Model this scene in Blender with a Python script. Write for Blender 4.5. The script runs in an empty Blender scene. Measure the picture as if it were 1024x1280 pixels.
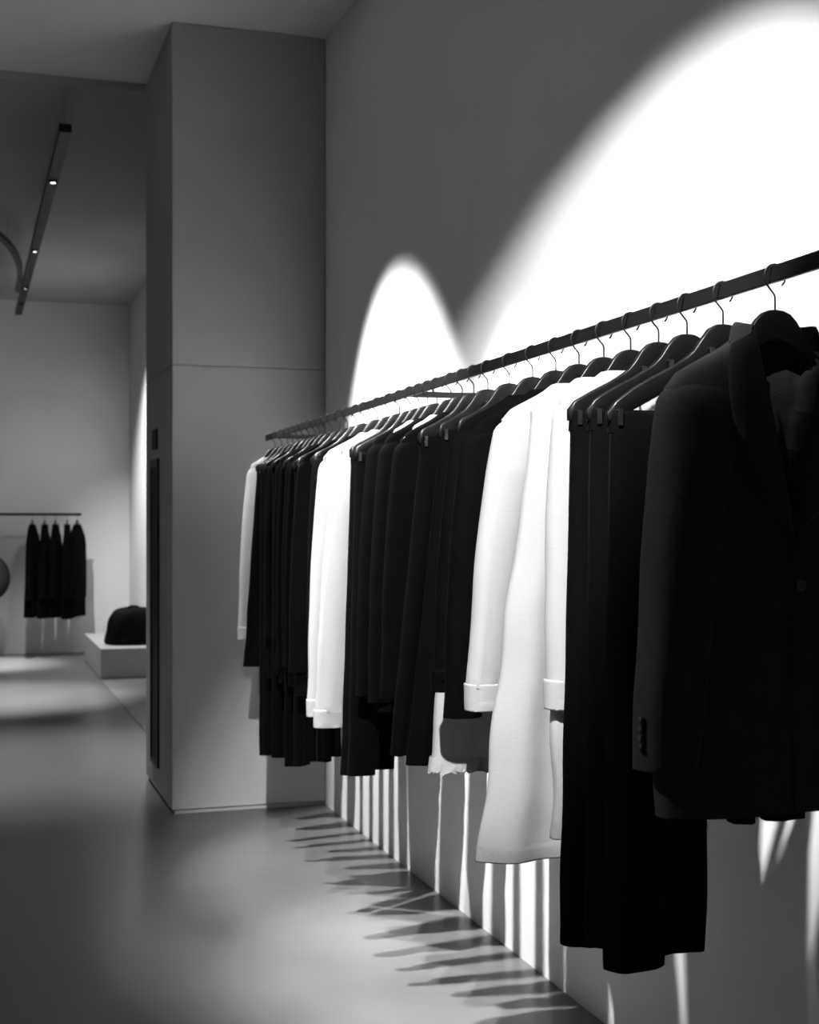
import bpy, bmesh, math, random
from math import sin, cos, pi, radians, sqrt
from mathutils import Vector, Matrix

random.seed(7)
C = bpy.context.scene.collection
SC = bpy.context.scene

# ------------------------------------------------------------------ camera
F, HZ, EYE, YAW = 1700.0, 652.0, 1.35, radians(18.1)
sY, cY = sin(YAW), cos(YAW)
cam = bpy.data.cameras.new('camera')
cam.sensor_fit = 'HORIZONTAL'
cam.sensor_width = 28.8
cam.lens = F / 1024 * 28.8
cam.shift_y = 12 / 1024
cam.dof.use_dof = True
cam.dof.focus_distance = 2.7
cam.dof.aperture_fstop = 7.0
camo = bpy.data.objects.new('camera', cam)
C.objects.link(camo)
camo.location = (0, 0, EYE)
camo.rotation_euler = (radians(90), 0, -YAW)
SC.camera = camo

# ------------------------------------------------------------------ world + exposure
w = bpy.data.worlds.new('world')
SC.world = w
w.use_nodes = True
w.node_tree.nodes['Background'].inputs[0].default_value = (0.02, 0.02, 0.02, 1)
w.node_tree.nodes['Background'].inputs[1].default_value = 1.0
SC.view_settings.view_transform = 'Standard'
SC.view_settings.look = 'None'
SC.view_settings.exposure = 0.0
SC.view_settings.gamma = 1.0
SC.view_settings.use_curve_mapping = False

# ------------------------------------------------------------------ room constants
WX = 1.635            # face of the right-hand wall
PY0, PY1, PX = 6.28, 7.23, 0.905   # pier: front, back, left face
BY = 14.45            # back wall
CZ, CZ2 = 3.65, 3.61  # ceilings
LX, RY = -5.2, -2.6

# ceiling spots: (x, y, z, target, half angle, blend, watts)
SPOTS = [
    (0.22, 5.43, 3.42, (1.635, 5.08, 1.07), 23.4, 0.45, 1100),
    (-0.05, 0.90, 3.42, (1.635, 3.57, 0.95), 20.6, 0.42, 1650),
    (0.25, 3.85, 3.42, (1.635, 3.85, 0.55), 20.0, 0.60, 1600),
    (-0.10, 3.00, 3.42, (1.05, 6.20, 1.25), 15.0, 1.00, 45),
]
# unseen lamps added on the far side: bounce fill off the left wall
ADDED_SPOTS = [(-3.9, 1.0, 3.42, (-5.2, 1.0, 1.6), 45.0, 0.9, 260), (-3.9, 4.2, 3.42, (-5.2, 4.2, 1.6), 45.0, 0.9, 260),
              (-1.6, 2.40, 3.42, (0.97, 1.84, 1.15), 10.0, 1.0, 360)]  # unseen spot added to put a highlight on the jacket sleeve
# recessed lights of the suspended track in the back room + wall washer behind the pier
BACK_SPOTS = [
    (0.49, 8.4, 3.36, (0.3, 7.9, 0.0), 27.0, 1.0, 650),
    (0.50, 10.6, 3.36, (0.2, 10.9, 0.0), 22.0, 1.0, 1900),
    (0.50, 12.3, 3.36, (1.635, 12.7, 1.3), 42.0, 0.8, 560),
    (0.50, 13.2, 3.36, (0.1, 13.45, 0.0), 16.0, 1.0, 2400),
]
WASH = (1.42, 10.2, 3.45, (1.50, 14.45, 1.00), 28.0, 0.9, 70)


def aim(o, loc, tgt):
    o.location = loc
    o.rotation_euler = (Vector(tgt) - Vector(loc)).to_track_quat('-Z', 'Y').to_euler()


def spot(x, y, z, tgt, half, blend, watts, soft=0.03):
    l = bpy.data.lights.new('spot_light', 'SPOT')
    l.energy = watts
    l.spot_size = radians(2 * half)
    l.spot_blend = blend
    l.shadow_soft_size = soft
    o = bpy.data.objects.new('spot_light', l)
    C.objects.link(o)
    aim(o, (x, y, z), tgt)
    return o


for s_ in SPOTS:
    spot(*s_)
for s_ in BACK_SPOTS + ADDED_SPOTS:
    spot(*s_, soft=0.04)
spot(*WASH, soft=0.10)

# ------------------------------------------------------------------ materials (all procedural, neutral)
M = {}


def mat(name, g, rough=0.8, spec=0.5, var=0.0, scale=4.0, bump=0.0, bscale=40.0, metal=0.0, sheen=0.0,
        rvar=0.0, transl=0.0, emit=0.0, stretch=None):
    m = bpy.data.materials.new(name)
    m.use_nodes = True
    nt = m.node_tree
    N, L = nt.nodes, nt.links
    b = N['Principled BSDF']
    b.inputs['Base Color'].default_value = (g, g, g, 1)
    b.inputs['Roughness'].default_value = rough
    b.inputs['Specular IOR Level'].default_value = spec
    b.inputs['Metallic'].default_value = metal
    if sheen:
        b.inputs['Sheen Weight'].default_value = sheen
        b.inputs['Sheen Roughness'].default_value = 0.4
    tc = N.new('ShaderNodeTexCoord')
    mp = N.new('ShaderNodeMapping')
    L.new(tc.outputs['Object'], mp.inputs[0])
    if stretch:
        mp.inputs['Scale'].default_value = stretch
    if var or rvar:
        n = N.new('ShaderNodeTexNoise')
        n.inputs['Scale'].default_value = scale
        n.inputs['Detail'].default_value = 6
        n.inputs['Roughness'].default_value = 0.62
        L.new(mp.outputs[0], n.inputs['Vector'])
        if var:
            r = N.new('ShaderNodeMapRange')
            r.inputs['From Min'].default_value = 0.3
            r.inputs['From Max'].default_value = 0.7
            r.inputs['To Min'].default_value = g * (1 - var)
            r.inputs['To Max'].default_value = g * (1 + var)
            L.new(n.outputs['Fac'], r.inputs[0])
            cc = N.new('ShaderNodeCombineColor')
            for k in range(3):
                L.new(r.outputs[0], cc.inputs[k])
            L.new(cc.outputs[0], b.inputs['Base Color'])
        if rvar:
            r2 = N.new('ShaderNodeMapRange')
            r2.inputs['From Min'].default_value = 0.3
            r2.inputs['From Max'].default_value = 0.7
            r2.inputs['To Min'].default_value = rough - rvar
            r2.inputs['To Max'].default_value = rough + rvar
            L.new(n.outputs['Fac'], r2.inputs[0])
            L.new(r2.outputs[0], b.inputs['Roughness'])
    if bump:
        n2 = N.new('ShaderNodeTexNoise')
        n2.inputs['Scale'].default_value = bscale
        n2.inputs['Detail'].default_value = 3
        L.new(mp.outputs[0], n2.inputs['Vector'])
        bp = N.new('ShaderNodeBump')
        bp.inputs['Strength'].default_value = bump
        bp.inputs['Distance'].default_value = 0.004
        L.new(n2.outputs['Fac'], bp.inputs['Height'])
        L.new(bp.outputs[0], b.inputs['Normal'])
    if transl:
        t = N.new('ShaderNodeBsdfTranslucent')
        t.inputs[0].default_value = (g, g, g, 1)
        mx = N.new('ShaderNodeMixShader')
        mx.inputs[0].default_value = transl
        L.new(b.outputs[0], mx.inputs[1])
        L.new(t.outputs[0], mx.inputs[2])
        L.new(mx.outputs[0], N['Material Output'].inputs[0])
    if emit:
        b.inputs['Emission Color'].default_value = (1, 1, 1, 1)
        b.inputs['Emission Strength'].default_value = emit
    M[name] = m
    return m


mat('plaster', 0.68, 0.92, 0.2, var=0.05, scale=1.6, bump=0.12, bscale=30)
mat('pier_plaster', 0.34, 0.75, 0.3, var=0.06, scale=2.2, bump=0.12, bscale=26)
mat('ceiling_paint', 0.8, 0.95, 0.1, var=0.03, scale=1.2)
mat('back_ceiling_grey', 0.38, 0.95, 0.1, var=0.04, scale=1.2)  # even grey, darker than the main ceiling
mat('concrete', 0.105, 0.33, 0.5, var=0.14, scale=1.3, rvar=0.02)
mat('concrete_inlay', 0.14, 0.34, 0.5, var=0.12, scale=1.8, rvar=0.05)
mat('plinth_paint', 0.36, 0.5, 0.4, var=0.05, scale=3)
mat('black_cloth', 0.0012, 0.8, 0.02, var=0.2, scale=20, sheen=0.004, bump=0.25, bscale=260)
mat('black_wool', 0.018, 0.8, 0.10, var=0.2, scale=30, sheen=0.03, bump=0.3, bscale=320)
mat('white_cloth', 0.42, 0.85, 0.2, var=0.02, scale=8, bump=0.2, bscale=180, transl=0.42)
mat('black_lacquer', 0.003, 0.32, 0.35, rvar=0.05, scale=30)
mat('black_steel', 0.006, 0.45, 0.25, rvar=0.06, scale=20)
mat('chrome_wire', 0.05, 0.3, 0.5, metal=0.6, rvar=0.03, scale=20)
mat('bright_metal', 0.6, 0.25, 0.5, metal=1.0, rvar=0.04, scale=20)
mat('dark_panel', 0.012, 0.6, 0.2, rvar=0.04, scale=6)
mat('lens_glow', 0.8, 0.4, emit=14.0)
mat('bag_cloth', 0.003, 0.8, 0.08, var=0.25, scale=12, bump=0.5, bscale=60)
mat('dark_form_cloth', 0.008, 0.8, 0.3, var=0.2, scale=12, bump=0.3, bscale=60)
mat('button_horn', 0.02, 0.35, 0.5, var=0.3, scale=80)


# ------------------------------------------------------------------ helpers
def obj(name, verts, faces, m, parent=None, smooth=False):
    me = bpy.data.meshes.new(name)
    me.from_pydata([tuple(v) for v in verts], [], faces)
    me.materials.append(M[m])
    if smooth:
        me.polygons.foreach_set('use_smooth', [True] * len(me.polygons))
    me.update()
    bm = bmesh.new()
    bm.from_mesh(me)
    bmesh.ops.recalc_face_normals(bm, faces=bm.faces)
    bm.to_mesh(me)
    bm.free()
    o = bpy.data.objects.new(name, me)
    C.objects.link(o)
    if parent is not None:
        o.parent = parent
    return o


def empty(name, loc=(0, 0, 0), rz=0.0):
    o = bpy.data.objects.new(name, None)
    o.empty_display_size = 0.1
    C.objects.link(o)
    o.location = loc
    o.rotation_euler = (0, 0, rz)
    return o


def tag(o, label, cat, group=None):
    o['label'] = label
    o['category'] = cat
    if group:
        o['group'] = group
    return o


def struct(o):
    o['kind'] = 'structure'
    return o


def box(x0, x1, y0, y1, z0, z1):
    v = [(x, y, z) for z in (z0, z1) for y in (y0, y1) for x in (x0, x1)]
    f = [(0, 2, 3, 1), (4, 5, 7, 6), (0, 1, 5, 4), (2, 6, 7, 3), (0, 4, 6, 2), (1, 3, 7, 5)]
    return v, f


def bevel_box(name, b, m, parent=None, r=0.004, seg=2):
    v, f = box(*b)
    o = obj(name, v, f, m, parent)
    bm = bmesh.new()
    bm.from_mesh(o.data)
    bmesh.ops.bevel(bm, geom=bm.edges[:], offset=r, segments=seg, affect='EDGES', clamp_overlap=True)
    bm.to_mesh(o.data)
    bm.free()
    return o


def merge(*parts):
    V, Fc = [], []
    for v, f in parts:
        n = len(V)
        V += list(v)
        Fc += [tuple(i + n for i in q) for q in f]
    return V, Fc


def loft(rings, cap0=False, cap1=False, closed=True):
    n = len(rings[0])
    V = [p for r in rings for p in r]
    Fc = []
    for i in range(len(rings) - 1):
        for j in range(n if closed else n - 1):
            k = (j + 1) % n
            Fc.append((i * n + j, i * n + k, (i + 1) * n + k, (i + 1) * n + j))
    if cap0:
        Fc.append(tuple(range(n)))
    if cap1:
        Fc.append(tuple((len(rings) - 1) * n + j for j in range(n)))
    return V, Fc


def tube(path, r, n=8, caps=True):
    P = [Vector(p) for p in path]
    rings = []
    up = None
    for i, p in enumerate(P):
        t = (P[min(i + 1, len(P) - 1)] - P[max(i - 1, 0)]).normalized()
        if up is None:
            up = Vector((0, 1, 0)) if abs(t.y) < 0.9 else Vector((1, 0, 0))
        a = up - t * up.dot(t)
        a.normalize()
        up = a
        b = t.cross(a)
        rr = r[i] if isinstance(r, (list, tuple)) else r
        rings.append([tuple(p + (a * cos(2 * pi * k / n) + b * sin(2 * pi * k / n)) * rr) for k in range(n)])
    return loft(rings, caps, caps)


def lerp_table(tab, x):
    """tab: list of tuples sorted by first entry (ascending)."""
    if x <= tab[0][0]:
        return tab[0][1:]
    for a, b in zip(tab, tab[1:]):
        if x <= b[0]:
            t = (x - a[0]) / (b[0] - a[0])
            return tuple(p + (q - p) * t for p, q in zip(a[1:], b[1:]))
    return tab[-1][1:]


def px_x(u, y):
    """world x of the point at depth y that a pixel column u looks at."""
    a = (u - 512) / F
    return y * (sY + a * cY) / (cY - a * sY)


def px_z(v, x, y):
    return EYE + (HZ - v) / F * (x * sY + y * cY)


ORD = ('first second third fourth fifth sixth seventh eighth ninth tenth eleventh twelfth thirteenth fourteenth '
       'fifteenth sixteenth seventeenth eighteenth nineteenth twentieth').split()
ORD += ['twenty-' + o for o in ORD[:9]] + ['thirtieth'] + ['thirty-' + o for o in ORD[:9]]

# ------------------------------------------------------------------ the shell
T = 0.15
fl = struct(obj('floor', *box(LX - T, WX + T, RY - T, BY + T, -0.1, 0.0), 'concrete'))
wr = struct(obj('wall_right', *box(WX, WX + T, RY - T, BY + T, 0.0, CZ), 'plaster'))
wb = struct(obj('wall_back', *box(LX - T, WX, BY, BY + T, 0.0, CZ), 'plaster'))
wl = struct(obj('wall_left', *box(LX - T, LX, RY - T, BY, 0.0, CZ), 'plaster'))
wf = struct(obj('wall_front', *box(LX, WX, RY - T, RY, 0.0, CZ), 'plaster'))
c1 = struct(obj('ceiling', *box(LX - T, WX + T, RY - T, PY1, CZ, CZ + 0.1), 'ceiling_paint'))
c2 = struct(obj('ceiling_back', *box(LX - T, WX + T, PY1, BY + T, CZ2, CZ + 0.1), 'back_ceiling_grey'))

# pier: recessed core, two cladding panels with an open joint, shadow gap at its foot
pier = struct(empty('wall_pier', (WX, PY0, 0)))


def pier_box(name, b, m, r=0.003):
    o = bevel_box(name, (b[0] - WX, b[1] - WX, b[2] - PY0, b[3] - PY0, b[4], b[5]), m, pier, r, 1)
    return o


JZ = 2.07
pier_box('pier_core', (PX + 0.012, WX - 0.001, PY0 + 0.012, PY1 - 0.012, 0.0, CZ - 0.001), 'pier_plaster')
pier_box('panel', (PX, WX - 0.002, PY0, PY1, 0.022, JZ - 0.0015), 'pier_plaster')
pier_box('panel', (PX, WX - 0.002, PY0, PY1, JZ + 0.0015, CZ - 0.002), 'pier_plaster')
# narrow dark fitting let into the left face of the pier
npn = empty('cabinet_panel', (0, 0, 0))
npn.parent = pier
npn.location = (PX - WX, 0, 0)
obj('glass_panel', *box(-0.006, 0.004, 0.45, 0.68, 0.16, 1.62), 'dark_panel', npn)
for b in ((-0.012, 0.004, 0.43, 0.45, 0.14, 1.66), (-0.012, 0.004, 0.68, 0.70, 0.14, 1.66),
          (-0.012, 0.004, 0.45, 0.68, 1.62, 1.66), (-0.012, 0.004, 0.45, 0.68, 0.14, 0.16)):
    obj('frame_bar', *box(*b), 'black_steel', npn)
o = bevel_box('wall_control', (PX - 0.01 - WX, PX + 0.004 - WX, 0.49, 0.64, 1.71, 1.81), 'dark_panel', pier, 0.002, 1)

# floor inlay that runs from the plinth towards the pier (rounded free corner)
iy0, iy1, ix0 = 7.55, 13.55, 1.10
cor = [(ix0 + 0.22 - 0.22 * cos(a), iy0 + 0.22 - 0.22 * sin(a)) for a in [pi / 2 * k / 8 for k in range(9)]]
poly = [(ix0, iy1)] + cor + [(WX - 0.001, iy0), (WX - 0.001, iy1)]
n = len(poly)
V = [(x, y, 0.0005) for x, y in poly] + [(x, y, 0.006) for x, y in poly]
struct(obj('floor_inlay', V, [tuple(range(n)), tuple(range(n, 2 * n))] +
           [(i, (i + 1) % n, n + (i + 1) % n, n + i) for i in range(n)], 'concrete_inlay'))

# ------------------------------------------------------------------ the clothes rail
RA = Vector((1.18, 1.70, 1.732))
RB = Vector((1.306, 6.09, 1.729))
rdir = (RB - RA).normalized()
ryaw = math.atan2(-rdir.x, rdir.y)          # z-rotation that turns +Y on to the rail


def rail_x(y):
    return RA.x + (RB.x - RA.x) * (y - RA.y) / (RB.y - RA.y)


def hook_y(u):
    lo, hi = 0.6, 7.0
    for _ in range(60):
        mid = (lo + hi) / 2
        if px_x(u, mid) < rail_x(mid):
            lo = mid
        else:
            hi = mid
    return (lo + hi) / 2


RZ = 1.7305
rail = empty('clothes_rail', (rail_x(3.5), 3.5, RZ), ryaw)
ln0, ln1 = -2.7, (6.10 - 3.5)
bevel_box('rail_bar', (-0.0045, 0.0045, ln0, ln1, -0.0135, 0.0135), 'black_steel', rail, 0.0015, 1)
for yb in (1.05, 3.86, 5.96):
    L_ = yb - 3.5
    xr = WX - rail_x(yb)
    bevel_box('bracket', (0.0046, xr - 0.004, L_ - 0.006, L_ + 0.006, -0.009, 0.009), 'black_steel', rail, 0.0015, 1)
    bevel_box('wall_plate', (xr - 0.006, xr + 0.001, L_ - 0.025, L_ + 0.025, -0.03, 0.03), 'black_steel', rail, 0.002, 1)
tag(rail, 'long flat black steel clothes rail fixed along the bright right wall', 'clothes rail')

# ------------------------------------------------------------------ hangers
TOP = [(0.0, -0.055), (0.014, -0.0562), (0.026, -0.0615), (0.036, -0.072), (0.046, -0.088), (0.058, -0.1035),
       (0.075, -0.1165), (0.10, -0.131), (0.135, -0.1485), (0.170, -0.168), (0.195, -0.186), (0.22, -0.205)]
BOT = [(0.0, -0.100), (0.020, -0.107), (0.045, -0.122), (0.075, -0.148), (0.10, -0.165), (0.135, -0.185),
       (0.170, -0.203), (0.195, -0.217), (0.22, -0.233)]


def htop(x):
    return lerp_table(TOP, abs(x))[0]


def hbot(x):
    return lerp_table(BOT, abs(x))[0]


_hook = None


def hook_mesh():
    """wire hook: tip behind the bar, round over the top, back to the neck."""
    p = []
    R, cz = 0.0185, -0.0035
    for k in range(15):
        a = radians(-48 + 228 * k / 14)
        p.append((R * cos(a), 0, cz + R * sin(a)))
    p += [(-0.0178, 0, -0.010), (-0.0150, 0, -0.0165), (-0.0100, 0, -0.0225), (-0.0045, 0, -0.0280),
          (-0.0010, 0, -0.0325), (0, 0, -0.037), (0, 0, -0.045), (0, 0, -0.060)]
    return tube(p, 0.0017, 8)


def hanger(pos, hw, rz, clips=None, label='', group='hangers on the long clothes rail', low=False):
    root = empty('wooden_hanger', pos, rz)
    n = 14 if low else 30
    xs = [-hw + 2 * hw * k / n for k in range(n + 1)]
    th = 0.0062
    rings = []
    for x in xs:
        e = max(0.0, (abs(x) - (hw - 0.012)) / 0.012)
        zt, zb = htop(x) - 0.006 * e * e, hbot(x) + 0.006 * e * e
        c = 0.0028
        e2 = c * 0.3
        rings.append([(x, -th, zb + c), (x, -th, (zt + zb) / 2), (x, -th, zt - c), (x, -th + e2, zt - e2), (x, -th + c, zt),
                      (x, th - c, zt), (x, th - e2, zt - e2), (x, th, zt - c), (x, th, (zt + zb) / 2), (x, th, zb + c),
                      (x, th - e2, zb + e2), (x, th - c, zb), (x, -th + c, zb), (x, -th + e2, zb + e2)])
    v, f = loft(rings, True, True)
    obj('hanger_body', v, f, 'black_lacquer', root, True)
    v, f = hook_mesh()
    obj('hook', v, f, 'black_steel', root, True)
    if clips:
        for cx in clips:
            zb = hbot(cx)
            k = merge(box(cx - 0.004, cx + 0.004, -0.017, -0.0145, zb - 0.010, zb + 0.014),
                      box(cx - 0.004, cx + 0.004, 0.0145, 0.017, zb - 0.010, zb + 0.014),
                      box(cx - 0.004, cx + 0.004, -0.017, 0.017, zb + 0.014, zb + 0.016))
            obj('clip', *k, 'bright_metal', root)
    tag(root, label, 'hanger', group)
    return root


# ------------------------------------------------------------------ cloth
def spow(c, p):
    return math.copysign(abs(c) ** p, c)


THIN = 1.0


def cloth_tube(prof, rows, n, fold=0.0, seed=0, ex=0.75, ey=0.6, waves=5, vneck=None, turn=0.03, top_cap=False,
               crease=0.0, rag=0.0, power=1.3):
    """Loft horizontal rings. prof: (z, xl, xr, yf, yb) ascending in z. Hem at the bottom is turned inward."""
    prof = [(p[0], p[1], p[2], p[3] * THIN, p[4] * THIN) for p in prof]
    fold *= THIN
    rnd = random.Random(seed)
    ph = [rnd.uniform(0, 2 * pi) for _ in range(8)]
    am = [rnd.uniform(0.5, 1.0) for _ in range(8)]
    dr = [rnd.uniform(-0.6, 0.6) for _ in range(8)]
    z0, z1 = prof[0][0], prof[-1][0]
    zs = set([p[0] for p in prof])
    for k in range(rows + 1):
        zs.add(z0 + (z1 - z0) * k / rows)
    zs = sorted(zs, reverse=True)
    zz = [zs[0]]
    for z in zs[1:]:
        if zz[-1] - z > 0.0008 or z == z0:
            zz.append(z)

    def ring(z, inset=0.0, zoff=0.0):
        xl, xr, yf, yb = lerp_table(prof, z)
        cx, hw = (xl + xr) / 2, (xr - xl) / 2
        q = min(1.0, max(0.0, (z1 - z) / (z1 - z0)))
        A = fold * (q ** power)
        out = []
        for j in range(n):
            t = 2 * pi * j / n
            px = cx + (hw - inset) * spow(cos(t), ex)
            s = sin(t)
            yy = (yb - inset if s > 0 else -(yf + inset)) * (abs(s) ** ey)
            u = (px - cx) / max(hw, 1e-4)
            g = 0.0
            for w_ in range(3):
                g += am[w_] * sin((waves + 2.3 * w_) * (u * 1.25 + dr[w_] * q * 0.5) + ph[w_] + (0.9 if s > 0 else 0)) / (1 + 0.7 * w_)
            edge = 1 - abs(u) ** 4
            yy += A * g * (0.35 + 0.65 * edge)
            px += A * 0.35 * sin(3 * z * 9 + ph[4]) * u
            yy += crease * sin(95 * z + 5 * u + ph[5]) * sin(31 * z + ph[6]) * q
            zf = z + zoff
            if rag and q > 0.97:
                zf += rag * (sin(26 * u + ph[3]) + 0.6 * sin(61 * u + ph[2]) + .5 * sin(97 * u + ph[1])) * 0.5
            if vneck and s < 0:
                hwv = vneck(z)
                if hwv and abs(px - hwv[0]) < hwv[1]:
                    yy = yb * 0.55
            out.append((px, yy, zf))
        return out
    R = [ring(z) for z in zz]
    if turn:
        R.insert(len(R) - 1, ring(z0, 0.0, 0.003))
        R.append(ring(z0, 0.0022, 0.0))
        R.append(ring(z0, 0.0030, 0.003))
        R.append(ring(z0, 0.0034, turn))
    return loft(R, top_cap, False)


class Garment:
    def __init__(self, name, pos, rz, zhem):
        self.z0 = zhem
        self.root = empty(name, (pos[0], pos[1], pos[2] + zhem), rz)

    def part(self, name, vf, m, smooth=True, parent=None):
        v, f = vf
        z = self.z0
        return obj(name, [(p[0], p[1], p[2] - z) for p in v], f, m, parent or self.root, smooth)


def shoulder_profile(hw, lift=0.005, neck=0.058):
    """(z, half width) pairs up the slope from the shoulder tip to the neck, following the hanger."""
    out = []
    for k in range(7):
        x = hw + (neck - hw) * k / 6
        out.append((htop(x) + lift - (0.010 if k == 0 else 0), x))
    return out


def sleeve(tip, low, z_top, z_bot, side, m, width=0.058, wcuff=0.043, y=-0.012, seed=0, fold=0.006, thick=0.034, n=22,
           rows=26, bulge=0.008):
    """tip / low: distance of the outer edge from the hook axis at shoulder and at the cuff."""
    prof = []
    L_ = z_top - z_bot
    qc = 0.055
    for q in (1.0, .9, .8, .7, .6, .5, .4, .3, .2, .12, .08, .055, .04, .028, .016, .007, 0.001):
        rx = wcuff + (width - wcuff) * (1 - q) ** 1.0
        xo = tip + (low - tip) * q ** 0.85 + bulge * sin(pi * min(1, q * 1.1))
        if q < qc:
            k = sqrt(max(0.0, 1 - (1 - q / qc) ** 2))
            xo = tip - 0.055 * (1 - k) + (xo - tip) * q / qc
            rx = 0.012 + (rx - 0.012) * k
        ty = thick * (1 - 0.25 * q)
        if q < 0.20:
            ty = 0.008 + (ty - 0.008) * (q / 0.20) ** 0.5
        prof.append((z_top - L_ * q, xo - 2 * rx, xo, ty - y * 0.6, ty + y * 0.3))
    if side < 0:
        prof = [(p[0], -p[2], -p[1], p[3], p[4]) for p in prof]
    return cloth_tube(prof, rows, n, fold, seed, 0.85, 0.8, 2.2, turn=0.02, top_cap=True, crease=fold * 0.10)


def collar(neck=0.060, z=-0.118, m=None, seed=0):
    """folded shirt collar: stand plus fall."""
    V, Fc = [], []
    n = 28
    rings = []
    for dz, k, dip in ((-0.020, 1.00, 0.030), (0.004, 0.97, 0.032), (0.012, 0.99, 0.034), (0.010, 1.08, 0.036),
                       (-0.010, 1.16, 0.044), (-0.026, 1.22, 0.052), (-0.024, 1.17, 0.050)):
        r = []
        for j in range(n + 1):
            t = -pi / 2 + 0.10 + (2 * pi - 0.20) * j / n
            f_ = max(0.0, -sin(t))
            r.append((neck * k * cos(t), 0.040 * k * sin(t), z + dz - dip * f_ ** 2 * (1.0) + 0.006 * max(0, sin(t))))
        rings.append(r)
    return loft(rings, closed=False)


def white_shirt(pos, rz, tip, low, zs, zh, seed, wide=0.043, name='white_shirt', flare=None, sleeves=True, cuffs=True,
                right=True):
    g = Garment(name, pos, rz, min(zh, zs))
    sp = shoulder_profile(tip - 0.012)
    z_sh = sp[0][0]
    hf = flare if flare is not None else tip + 0.004
    prof = [(zh, -hf, min(hf, tip + 0.05), 0.034, 0.034), (z_sh - 0.45 * (z_sh - zh), -(tip * 0.6 + hf * 0.4), tip, 0.036, 0.034),
            (z_sh - 0.12, -(tip - 0.004), tip - 0.004, 0.036, 0.032), (z_sh - 0.015, -(tip - 0.012), tip - 0.012, 0.026, 0.024)]
    prof += [(z, -x, x, 0.024 + 0.010 * k / 6, 0.022 + 0.012 * k / 6) for k, (z, x) in enumerate(sp)]
    body = g.part('shirt_body', cloth_tube(prof, 40, 64, 0.016, seed, waves=6, crease=0.0008, power=0.9), 'white_cloth')
    if sleeves:
        for sd in ((-1, 1) if right else (-1,)):
            cz = zs + 0.055 if cuffs else zs
            sz = zs + 0.046 if cuffs else zs
            sl = g.part('sleeve', sleeve(tip, low - 0.002, z_sh + 0.006, sz, sd, None, 0.056, wide, seed=seed + sd, fold=0.006),
                        'white_cloth')
            if cuffs:
                xo = low
                w2 = wide + 0.001
                pr = [(zs, xo - 2 * w2, xo, 0.037, 0.028), (cz - 0.004, xo - 2 * w2 - 0.001, xo + 0.001, 0.039, 0.030),
                      (cz - 0.001, xo - 2 * w2 - 0.001, xo + 0.001, 0.039, 0.030), (cz, xo - 2 * w2 + 0.004, xo - 0.004, 0.034, 0.026)]
                if sd < 0:
                    pr = [(p[0], -p[2], -p[1], p[3], p[4]) for p in pr]
                cf = g.part('cuff', cloth_tube(pr, 6, 22, 0.001, seed + 5, 0.85, 0.8, 2.0, turn=0.02), 'white_cloth', parent=sl)
    g.part('collar', collar(seed=seed), 'white_cloth')
    return g.root


def black_top(pos, rz, tip, low, zs, zh, seed, name='black_blouse', m='black_cloth', cuffs=False, n=44):
    g = Garment(name, pos, rz, min(zh, zs))
    sp = shoulder_profile(tip - 0.012)
    z_sh = sp[0][0]
    prof = [(zh, -(tip + 0.006), tip + 0.006, 0.034, 0.034), (z_sh - 0.12, -(tip - 0.004), tip - 0.004, 0.036, 0.032),
            (z_sh - 0.015, -(tip - 0.012), tip - 0.012, 0.026, 0.024)]
    prof += [(z, -x, x, 0.024 + 0.006 * k / 6, 0.022 + 0.008 * k / 6) for k, (z, x) in enumerate(sp)]
    g.part('blouse_body', cloth_tube(prof, 30, n, 0.010, seed, waves=5), m)
    for sd in (-1, 1):
        cz = zs + 0.05 if cuffs else zs
        sl = g.part('sleeve', sleeve(tip, low, z_sh + 0.006, (zs + 0.025) if cuffs else zs, sd, None, 0.056, 0.043, seed=seed + sd, fold=0.007), m)
        if cuffs:
            pr = [(zs, low - 0.088, low + 0.002, 0.034, 0.026), (cz - 0.002, low - 0.090, low + 0.004, 0.040, 0.029), (cz, low - 0.080, low - 0.002, 0.032, 0.022)]
            if sd < 0:
                pr = [(p[0], -p[2], -p[1], p[3], p[4]) for p in pr]
            g.part('cuff', cloth_tube(pr, 5, 22, 0.002, seed + 5, 0.85, 0.8, 2.0, turn=0.035), m, parent=sl)
    # plain neck band
    rings = []
    for dz, k in ((-0.012, 1.05), (0.003, 1.0), (0.003, 0.95), (-0.012, 0.98)):
        rings.append([(0.060 * k * cos(t), 0.032 * k * sin(t), -0.104 + dz - 0.02 * max(0, -sin(t)) ** 2)
                      for t in [2 * pi * j / 26 for j in range(26)]])
    g.part('neckband', loft(rings), m)
    return g.root


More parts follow.
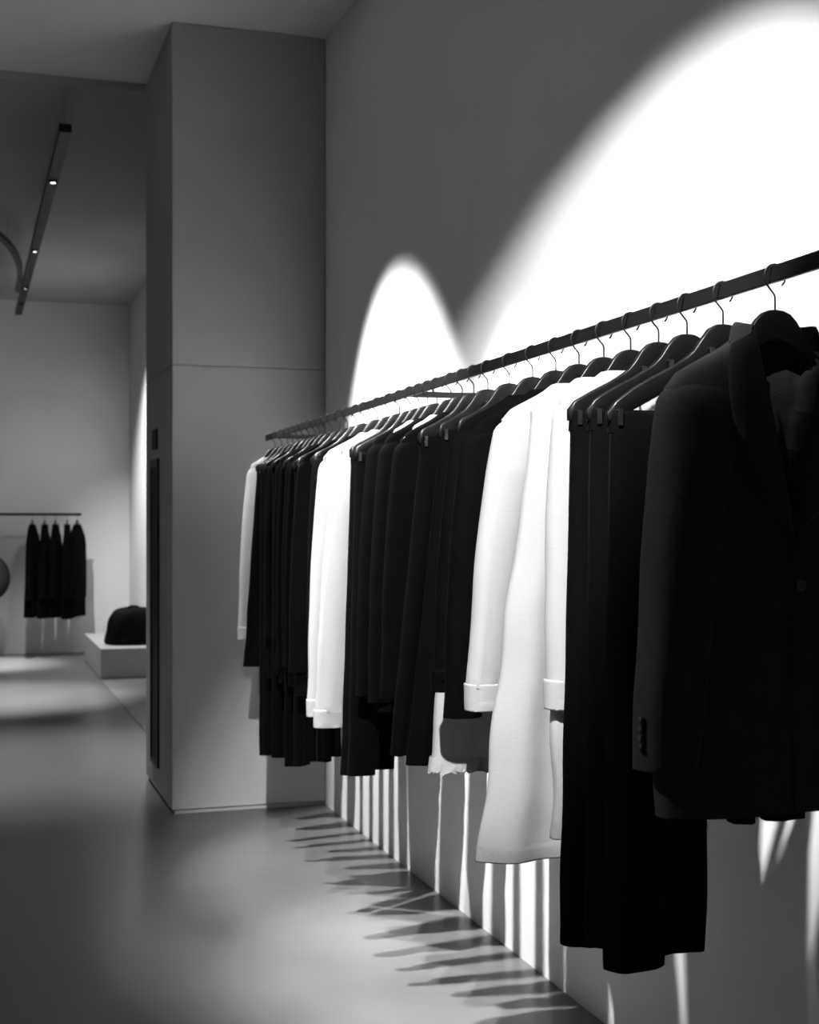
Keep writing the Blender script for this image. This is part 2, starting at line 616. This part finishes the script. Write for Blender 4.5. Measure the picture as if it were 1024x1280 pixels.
def trousers(pos, rz, tip, low, zh, W, seed, Wlow=None, m='black_cloth', name='folded_trousers', split=0.58, back_up=0.012):
    """pressed trousers folded lengthwise, waistband held by two clips."""
    zt = hbot(tip) + 0.022
    g = Garment(name, pos, rz, zh)
    Wl = Wlow or W
    lg = split
    # near leg and far leg, slightly offset
    for k, (x0, x1, yo, up) in enumerate(((0.0, lg, -0.016, 0.0), (1 - lg - 0.04, 1.0, 0.016, back_up))):
        prof = []
        for q in (0.0, 0.15, 0.4, 0.7, 1.0):
            z = (zt - 0.03) + (zh + up - (zt - 0.03)) * q
            xL = -tip + (-low + tip) * q
            ww = W + (Wl - W) * q
            a = x0 if q > 0.35 else x0 * q / 0.35
            b = x1 if q > 0.35 else 1.0 + (x1 - 1.0) * q / 0.35
            th = 0.014 + 0.010 * sin(pi * min(1, q * 0.8))
            prof.append((z, xL + ww * a, xL + ww * b, th - yo, th + yo))
        prof.sort()
        g.part('trouser_leg', cloth_tube(prof, 26, 36, 0.006, seed + k, 0.9, 0.75, 3.0, turn=0.03), m)
    pr = [(zt - 0.036, -tip - 0.001, -tip + W + 0.001, 0.022, 0.022), (zt, -tip, -tip + W, 0.014, 0.014)]
    g.part('waistband', cloth_tube(pr, 4, 36, 0.0, seed, 0.8, 0.5, turn=0, top_cap=True), m)
    return g.root


def skirt(pos, rz, tip, low, zh, W, seed, Wl=None, m='black_cloth', name='black_skirt', lace=False, drop=0.0):
    zt = hbot(tip) + 0.012 - drop
    g = Garment(name, pos, rz, zh)
    Wl = Wl or (W + 2 * (low - tip))
    prof = [(zh, -low, -low + Wl, 0.040, 0.040), (zt - 0.35 * (zt - zh), -(tip * .65 + low * .35), -(tip * .65 + low * .35) + W * .65 + Wl * .35, 0.032, 0.032),
            (zt - 0.03, -tip, -tip + W, 0.020, 0.020)]
    g.part('skirt_body', cloth_tube(prof, 30, 72, 0.012, seed, 0.8, 0.6, 6.0, turn=0.02, rag=0.004 if lace else 0, crease=0.0012 if lace else 0), m)
    pr = [(zt - 0.034, -tip - 0.001, -tip + W + 0.001, 0.022, 0.022), (zt, -tip, -tip + W, 0.014, 0.014)]
    g.part('waistband', cloth_tube(pr, 4, 36, 0.0, seed, 0.8, 0.5, turn=0, top_cap=True), m)
    if lace:
        pr = [(zh - 0.001, -low - 0.002, -low + Wl + 0.002, 0.044, 0.044), (zh + 0.035, -low + 0.001, -low + Wl - 0.001, 0.043, 0.043)]
        g.part('lace_trim', cloth_tube(pr, 6, 110, 0.006, seed + 3, 0.8, 0.6, 14.0, turn=0, rag=0.007), m)
    return g.root


# ------------------------------------------------------------------ garments along the rail
# (hook column, kind, shoulder/clip column, lower-left column, sleeve row, hem row, width)
ROW = [
    (344, 'S', 311, 298, 800, 796, 0), (352, 'K', 322, 306, None, 834, .24), (359.5, 'T', 327, 325, None, 945, .15),
    (366, 'T', 332, 330, None, 944, .15), (372.5, 'B', 337, 332, 800, 850, 0), (379, 'T', 342, 341, None, 948, .14),
    (386.5, 'B', 347, 343, 802, 845, 0), (394, 'B', 352, 347, 838, 855, 0), (400, 'T', 358, 357, None, 959, .15),
    (407, 'B', 360, 354, 834, 850, 0), (415, 'B', 364, 357, 836, 860, 0), (425, 'T', 370, 369, None, 957, .10),
    (434.5, 'B', 375, 362, 842, 872, 0), (445.6, 'T', 392, 398, None, 953, .085), (455, 'B', 393, 386, 846, 860, 0),
    (472, 'S', 402, 385, 897, 880, 0), (487, 'W', 423, 394, 911, 890, 0), (499.5, 'T', 441, 428, None, 970, .12),
    (513, 'T', 446, 437, None, 971, .14), (524, 'B', 463, 447, 872, 880, 0), (535, 'S', 488, 478, 850, 860, 0),
    (546, 'B', 478, 462, 880, 892, 0), (564, 'S', 512, 506, 850, 862, 0), (578, 'B', 497, 478, 876, 905, 0),
    (592.5, 'T', 528, 490, None, 946, .075), (610, 'T', 553, 511, None, 958, .13), (637, 'L', 577, 541, None, 967, .19),
    (666, 'C', 571, 544, 866, 850, 0), (695, 'B', 583, 558, 899, 880, 0), (724, 'S', 626, 586, 890, 880, 0),
    (755, 'D', 662, 602, None, 1080, 0), (788.5, 'S', 699, 687, 888, 1052, 0), (823.5, 'T', 719, 705, None, 1184, .15),
    (859, 'T', 743, 738, None, 1186, .16), (904, 'T', 769, 760, None, 1216, .19), (969, 'J', 0, 0, 0, 0, 0),
]
WHITE_N = 0
for i, (hu, kind, tu, lu, sv, hv, W) in enumerate(ROW):
    y = hook_y(hu)
    x = rail_x(y)
    pos = (x, y, RZ)
    nth = ORD[i] + ' from the pier'
    seed = 100 + 7 * i

    def lx(u, dy=-0.02):
        return x - px_x(u, y + dy)

    def lz(v, l, dy=-0.02):
        return px_z(v, x - l, y + dy) - RZ
    if kind == 'J':
        break
    tip, low = lx(tu), lx(lu)
    THIN = 0.58 if i < 26 else (0.75 if i < 29 else 0.9)
    cl = None
    if kind in 'TKL':
        cl = (-tip + 0.012, -tip + W - 0.012)
        hw = max(tip + 0.004, 0.10)
    else:
        hw = tip - 0.014
    hg = hanger(pos, hw, 0.0, cl, 'black wooden hanger with wire hook on the long rail, ' + nth, low=i < 14)
    zh = lz(hv, low)
    zs = lz(sv, low) if sv else None
    if kind in 'SW':
        o = white_shirt(pos, 0, tip, low, zs, zh, seed, wide=0.046 if kind == 'W' else (0.034 if i < 3 else 0.040),
                        right=True)
        tag(o, 'white long-sleeved shirt on the long rail, garment ' + nth, 'shirt', 'white shirts on the long rail')
    elif kind == 'D':
        o = white_shirt(pos, 0, tip, low, zh, zh, seed, name='white_shirt_dress', flare=low, sleeves=False)
        tag(o, 'long flared white shirt dress hanging beside black trousers, garment ' + nth, 'dress')
    elif kind in 'BC':
        o = black_top(pos, 0, tip, low, zs, zh, seed, cuffs=kind == 'C')
        tag(o, 'black long-sleeved blouse on the long rail, garment ' + nth, 'blouse', 'black blouses on the long rail')
    elif kind == 'T':
        o = trousers(pos, 0, tip, low, zh, W, seed, Wlow=W * (1.0 if i < 30 else 0.98))
        tag(o, 'black folded trousers clipped to a hanger on the long rail, garment ' + nth, 'trousers',
            'black trousers on the long rail')
    elif kind == 'K':
        o = skirt(pos, 0, tip, low, zh, W, seed)
        tag(o, 'short flared black skirt clipped to a hanger near the pier', 'skirt')
    elif kind == 'L':
        o = skirt(pos, 0, tip, low, zh, W, seed, Wl=0.27, m='white_cloth', name='lace_skirt', lace=True, drop=0.03)
        tag(o, 'white skirt with a lace hem showing below black blouses', 'skirt')

THIN = 1.0
# ------------------------------------------------------------------ the suit jacket nearest the end of the rail
jy = hook_y(969)
jx = rail_x(jy)
JP = (jx, jy, RZ)
hanger(JP, 0.180, 0.0, None, 'broad black wooden hanger inside the suit jacket collar, last on the long rail')


def jl(u, dy=-0.03):
    return px_x(u, jy + dy) - jx


def jz(v, l, dy=-0.03):
    return px_z(v, jx + l, jy + dy) - RZ


zhem = jz(1020, -0.08)
zsl = jz(964, -0.2)
g = Garment('suit_jacket', JP, 0, zhem)
sp = shoulder_profile(0.188, 0.010, 0.064)
z_sh = sp[0][0]
xb, zb_ = jl(985), jz(655, 0.02)      # point where the lapels meet
zv0 = sp[-1][0] + 0.004


def vneck(z):
    if z > zv0 + 0.02 or z < zb_:
        return None
    q = (zv0 - z) / (zv0 - zb_)
    q = max(0, q)
    return (xb * q, 0.062 * (1 - q) + 0.014)


prof = [(zhem, jl(838), 0.175, 0.040, 0.040), (zhem + 0.06, jl(834), 0.178, 0.042, 0.042), (z_sh - 0.30, -0.165, 0.170, 0.042, 0.040),
        (z_sh - 0.12, -0.176, 0.176, 0.044, 0.040), (z_sh - 0.015, -0.184, 0.184, 0.034, 0.030)]
prof += [(z, -x_, x_, 0.032 + 0.008 * k / 6, 0.028 + 0.012 * k / 6) for k, (z, x_) in enumerate(sp)]
jb = g.part('jacket_body', cloth_tube(prof, 60, 120, 0.004, 900, 0.8, 0.5, 3.0, vneck=vneck), 'black_wool')
tipj, lowj = -jl(832), -jl(803)
for sd in (-1, 1):
    sl = g.part('sleeve', sleeve(0.198, lowj, z_sh + 0.012, zsl if sd < 0 else zsl + 0.0, sd, None, 0.070, 0.052, y=-0.016,
                                 seed=930 + sd, fold=0.007, thick=0.046, n=30, rows=34, bulge=0.004), 'black_wool')
    for k in range(4):
        bx, bz = sd * (lowj - 0.001), zsl + 0.035 + 0.0135 * k
        r_ = [[(bx + sd * dx, -0.022 + 0.0052 * s2 * cos(a), bz + 0.0052 * s2 * sin(a)) for a in [2 * pi * j / 12 for j in range(12)]]
              for dx, s2 in ((-0.004, 1), (0.0015, 1), (0.0028, .8), (0.002, .55), (0.0022, .2))]
        g.part('cuff_button', loft(r_, True, True), 'button_horn', parent=sl)
# lapels: thick folded panels on each side of the V
for sd in (-1, 1):
    cols = []
    for k in range(15):
        q = k / 14
        z = zv0 + 0.012 - (zv0 + 0.012 - zb_ + 0.03) * q
        qi = min(1, max(0, (zv0 - z) / (zv0 - zb_)))
        xi = xb * qi + sd * 0.062 * (1 - qi)
        wl_ = 0.030 + 0.045 * sin(pi * min(1, (q * 1.05))) ** 0.8 * (1 - 0.25 * q)
        if q > 0.85:
            wl_ *= (1 - q) / 0.15 * 0.9 + 0.1
        if q < 0.12:
            z += 0.0
        xo = xi + sd * wl_
        yi = -0.044 - 0.004 * sin(pi * q)
        yo = -0.047 - 0.003 * sin(pi * q)
        yy = [yi + 0.004, yi - 0.003, (yi + yo) / 2 - 0.006, yo - 0.002, yo + 0.004]
        xx = [xi, xi + sd * 0.002, xi + sd * wl_ * 0.5, xo - sd * 0.002, xo]
        cols.append([(a, b, min(z, htop(a) + 0.016) + 0.0) for a, b in zip(xx, yy)])
    g.part('lapel', loft(cols, closed=False), 'black_wool')
# jacket collar round the back of the neck
rings = []
for dz, k in ((-0.030, 1.16), (-0.004, 1.09), (0.004, 1.03), (0.002, 0.98), (-0.028, 1.0)):
    r_ = []
    for j in range(25):
        t = -0.62 + (pi + 1.24) * j / 24
        r_.append((0.066 * k * cos(t), 0.044 * k * sin(t), zv0 + 0.014 + dz - 0.012 * max(0, -sin(t))))
    rings.append(r_)
g.part('jacket_collar', loft(rings, closed=False), 'black_wool')
# front edge overlap and button
bxp, bzp = jl(993), jz(731, 0.03)
g.part('front_edge', tube([(xb - 0.004, -0.046, zb_), (xb - 0.002, -0.047, (zb_ + zhem) / 2), (xb + 0.004, -0.043, zhem + 0.006)],
                          [0.002, 0.002, 0.002], 6), 'black_wool')
r_ = [[(bxp + 0.0095 * s2 * cos(a), -0.044 + dy, bzp + 0.0095 * s2 * sin(a)) for a in [2 * pi * j / 20 for j in range(20)]]
      for dy, s2 in ((0.004, 1), (-0.003, 1), (-0.0048, .85), (-0.0035, .6), (-0.0035, .1))]
g.part('front_button', loft(r_, True, True), 'button_horn')
tag(g.root, 'black wool suit jacket with notched lapels hanging at the end of the long rail', 'jacket')

# the suit's trousers folded over the hanger inside the jacket: the leg ends show under its hem
g = Garment('suit_trousers', JP, 0, jz(1028, -0.02))
for x0, x1, v_, yo in ((912, 938, 1028, 0.012), (952, 1000, 1024, 0.012)):
    a, b = jl(x0, 0.01), jl(x1, 0.01)
    zz_ = jz(v_, a, 0.01)
    pr = [(zz_, a, b, 0.010, 0.030), (-0.55, a - 0.004, b + 0.002, 0.010, 0.026), (-0.41, a - 0.004, b, 0.008, 0.022)]
    g.part('trouser_leg', cloth_tube(pr, 16, 28, 0.003, int(x0), 0.85, 0.7, 2.0, top_cap=True), 'black_cloth')
tag(g.root, 'black suit trousers inside the end jacket, leg ends showing below its hem', 'trousers')

# ------------------------------------------------------------------ back room: rail and coats
BRY = 14.02
bz = px_z(643, 0.8, BRY)
bx1 = px_x(102, BRY)
brail = empty('wall_rail', (0.2, BRY, bz))
bevel_box('rail_bar', (-1.9, bx1 - 0.2, -0.006, 0.006, -0.0135, 0.0135), 'black_steel', brail, 0.002, 1)
for xx in (-1.5, 0.75):
    bevel_box('bracket', (xx - 0.006, xx + 0.006, 0.0065, BY - BRY - 0.001, -0.008, 0.008), 'black_steel', brail, 0.002, 1)
tag(brail, 'short flat black rail holding dark coats in front of the back wall', 'clothes rail')
CU = [(40.5, 772, 750, 75), (56, 773, 748, 79), (69.5, 772, 747, 77), (84, 774, 749, 80), (96.5, 771, 748, 68)]
for i, (u, hv, sv, yw) in enumerate(CU):
    x = px_x(u, BRY)
    pos = (x, BRY, bz)
    rz = radians(yw) + (0 if i != 4 else 0)
    nth = (ORD[i] + ' from the rail\'s outer end' if False else ORD[4 - i] + ' from the plinth end')
    hanger(pos, 0.165, rz, None, 'black hanger under a dark coat on the back rail, ' + nth, 'hangers on the back rail', True)
    zh = px_z(hv, x, BRY - 0.15) - bz
    zs = px_z(sv, x, BRY - 0.15) - bz
    o = black_top(pos, rz, 0.19, 0.245, zs, zh, 500 + 11 * i, 'long_coat', 'black_cloth', n=32)
    for ch in o.children:
        if ch.name.startswith('blouse_body'):
            ch.name = 'coat_body'
            # coats are deeper than blouses: widen towards the hem
            zz = [v.co.z for v in ch.data.vertices]
            lo_, hi_ = min(zz), max(zz)
            for v in ch.data.vertices:
                v.co.y *= 1.0 + 0.5 * (hi_ - v.co.z) / (hi_ - lo_)
        if ch.name.startswith('neckband'):
            ch.name = 'coat_collar'
    tag(o, 'long black coat on the rail before the back wall, ' + nth, 'coat', 'coats on the back rail')
# round body and strap built for an unidentified dark shape along that rail
bgx = px_x(-22, BRY)
g0 = empty('hung_dark_form', (bgx, BRY, px_z(753, bgx, BRY)))
hh = px_z(692, bgx, BRY) - px_z(753, bgx, BRY)
rings = []
for k in range(13):
    a = -pi / 2 + pi * k / 12
    rr = max(0.02, cos(a)) ** 0.8
    rings.append([(0.265 * rr * spow(cos(t), .9), 0.075 * rr * spow(sin(t), .9), hh / 2 + hh / 2 * sin(a)) for t in [2 * pi * j / 24 for j in range(24)]])
obj('bag_body', *loft(rings, True, True), 'dark_form_cloth', g0, True)
st = bz + 0.016 - g0.location.z
obj('strap', *tube([(-0.10, 0, hh * .85), (-0.07, 0, hh + 0.06), (-0.012, -0.01, st - 0.02), (0, 0, st), (0.012, 0.01, st - 0.02), (0.07, 0, hh + 0.06), (0.10, 0, hh * .85)], 0.006, 6), 'dark_form_cloth', g0, True)
tag(g0, 'round dark unidentified shape hanging by a strap from the back rail', 'bag')

# ------------------------------------------------------------------ plinth with the soft black bag
pl = bevel_box('display_plinth', (1.10, WX - 0.002, 11.84, 13.5, 0.0065, 0.265), 'plinth_paint', None, 0.004, 1)
tag(pl, 'low grey display plinth against the wall behind the pier', 'plinth')
bg = empty('soft_bag', (1.42, 12.22, 0.265))
rings = []
n = 40
rnd = random.Random(3)
for k in range(19):
    q = k / 18
    z = 0.325 * sin(q * pi / 2) ** 1.05 if q < 1 else 0.325
    R_ = (1 - q ** 2.6) ** 0.55 if q < 1 else 0.02
    R_ = max(R_, 0.02)
    if k == 0:
        R_ = 0.94
    r_ = []
    for j in range(n):
        t = 2 * pi * j / n
        bulge = 1 + 0.035 * sin(3 * t + 4 * q) + 0.025 * sin(7 * t - 6 * q) + 0.02 * sin(11 * t + 9 * q)
        r_.append((0.245 * R_ * bulge * spow(cos(t), .8), 0.15 * R_ * bulge * spow(sin(t), .8), z + 0.006 * sin(5 * t + 3 * q) * q))
    rings.append(r_)
obj('bag_body', *loft(rings, True, True), 'bag_cloth', bg, True)
obj('top_handle', *tube([(-0.06, -0.02, 0.300), (-0.055, -0.02, 0.325), (-0.02, -0.02, 0.338), (0.03, -0.02, 0.335), (0.05, -0.02, 0.30)], 0.010, 8), 'bag_cloth', bg, True)
pk = []
for k in range(7):
    q = k / 6
    pk.append([(-0.12 + 0.24 * j / 8, -0.150 - 0.014 * sin(pi * j / 8) * sin(pi * (0.15 + .7 * q)) + 0.035 * q, 0.03 + 0.13 * q) for j in range(9)])
obj('front_pocket', *loft(pk, closed=False), 'bag_cloth', bg, True)
tag(bg, 'soft slouchy black bag with a top handle resting on the plinth', 'bag')

# ------------------------------------------------------------------ suspended track in the back room
TZ = 3.41
ty0, ty1 = 7.32, 13.95
tr = empty('track_light', (0.50, ty0, TZ))
bevel_box('track_body', (-0.032, 0.032, 0, ty1 - ty0, -0.022, 0.022), 'black_steel', tr, 0.003, 1)
for yy in (0.12, 3.3, 6.4):
    obj('suspension_cable', *tube([(0, yy, 0.022), (0, yy, CZ2 - TZ - 0.001)], 0.0009, 6), 'black_steel', tr, True)
for (sx, sy_, *_r) in BACK_SPOTS:
    L_ = sy_ - ty0
    rr = [[(0.026 * s2 * cos(a), L_ + 0.026 * s2 * sin(a), -0.022 - dz) for a in [2 * pi * j / 16 for j in range(16)]]
          for dz, s2 in ((-0.004, 1.0), (0.014, 1.0), (0.014, .85), (0.006, .75))]
    lm = obj('lamp_ring', *loft(rr, True, False), 'black_steel', tr, True)
    rr = [[(0.019 * cos(a), L_ + 0.019 * sin(a), -0.030 + dz) for a in [2 * pi * j / 14 for j in range(14)]] for dz in (0, 0.003)]
    obj('lamp_lens', *loft(rr, True, True), 'lens_glow', lm)
tag(tr, 'straight black linear track light hung by thin cables in the back room', 'track light')

# curved flexible branch that joins the straight track
ctl = [(-1.6, 8.3), (-0.9, 8.75), (-0.3, 9.25), (0.10, 9.85), (0.30, 10.5), (0.40, 11.2), (0.438, 11.9), (0.445, 12.6)]
pts = []
for k in range(len(ctl) - 1):
    p0 = Vector(ctl[max(k - 1, 0)]); p1 = Vector(ctl[k]); p2 = Vector(ctl[k + 1]); p3 = Vector(ctl[min(k + 2, len(ctl) - 1)])
    for t in (0, .25, .5, .75):
        pts.append(0.5 * ((2 * p1) + (p2 - p0) * t + (2 * p0 - 5 * p1 + 4 * p2 - p3) * t * t + (3 * p1 - p0 - 3 * p2 + p3) * t ** 3))
pts.append(Vector(ctl[-1]))
rings = []
base = Vector((pts[0].x, pts[0].y))
for k, p in enumerate(pts):
    t = (pts[min(k + 1, len(pts) - 1)] - pts[max(k - 1, 0)]).normalized()
    nn = Vector((-t.y, t.x)) * 0.022
    q = p - base
    rings.append([(q.x + nn.x, q.y + nn.y, -0.018), (q.x - nn.x, q.y - nn.y, -0.018), (q.x - nn.x, q.y - nn.y, 0.018), (q.x + nn.x, q.y + nn.y, 0.018)])
ct = empty('curved_track', (base.x, base.y, TZ))
obj('track_body', *loft(rings, True, True), 'black_steel', ct)
for k in (4, 16):
    q = pts[k] - base
    obj('suspension_cable', *tube([(q.x, q.y, 0.018), (q.x, q.y, CZ2 - TZ - 0.001)], 0.0009, 6), 'black_steel', ct, True)
tag(ct, 'curved black track sweeping in to join the straight track light', 'track light')


# ------------------------------------------------------------------ ceiling spot heads of the shop (just above the frame)
def spot_head(loc, tgt, label):
    d = (Vector(tgt) - Vector(loc)).normalized()
    root = empty('ceiling_spotlight', (loc[0], loc[1], CZ))
    off = Vector((0, 0, loc[2] - CZ))
    rot = d.to_track_quat('-Z', 'Y').to_matrix()

    def xf(rings):
        return [[tuple(off + rot @ Vector(p)) for p in r] for r in rings]
    circ = [2 * pi * j / 20 for j in range(20)]
    rings = [[(0.036 * s2 * cos(a), 0.036 * s2 * sin(a), z) for a in circ] for z, s2 in
             ((0.125, .2), (0.125, .9), (0.118, 1), (-0.012, 1), (-0.012, .9), (0.020, .85))]
    hd = obj('lamp_head', *loft(xf(rings), True, False), 'black_steel', root, True)
    rings = [[(0.029 * cos(a), 0.029 * sin(a), z) for a in circ] for z in (0.018, 0.022)]
    obj('lamp_lens', *loft(xf(rings), True, True), 'lens_glow', hd)
    e = off + rot @ Vector((0, 0, 0.09))
    obj('stem', *tube([tuple(e), (e.x, e.y, -0.01)], 0.009, 10), 'black_steel', root, True)
    rr = [[(e.x + 0.04 * cos(a), e.y + 0.04 * sin(a), z) for a in circ] for z in (-0.022, -0.001)]
    obj('ceiling_plate', *loft(rr, True, True), 'black_steel', root)
    tag(root, label, 'spotlight', 'black spotlights on the shop ceiling')


for i, s_ in enumerate(SPOTS):
    spot_head(s_[:3], s_[3], 'black ceiling spotlight above the long rail, ' +
              ('nearest the pier', 'farthest from the pier', 'second from the pier', 'third from the pier')[i])
for i, s_ in enumerate(ADDED_SPOTS):  # heads for the added, unseen fill and highlight lamps
    spot_head(s_[:3], s_[3], ('added black ceiling spotlight bouncing fill off the left wall, ' + ('farther from the pier', 'nearer the pier', '')[i] if i < 2 else 'added black ceiling spotlight out in the shop for a jacket sleeve highlight'))
spot_head(WASH[:3], WASH[3], 'black ceiling spotlight hidden behind the pier washing the back wall')
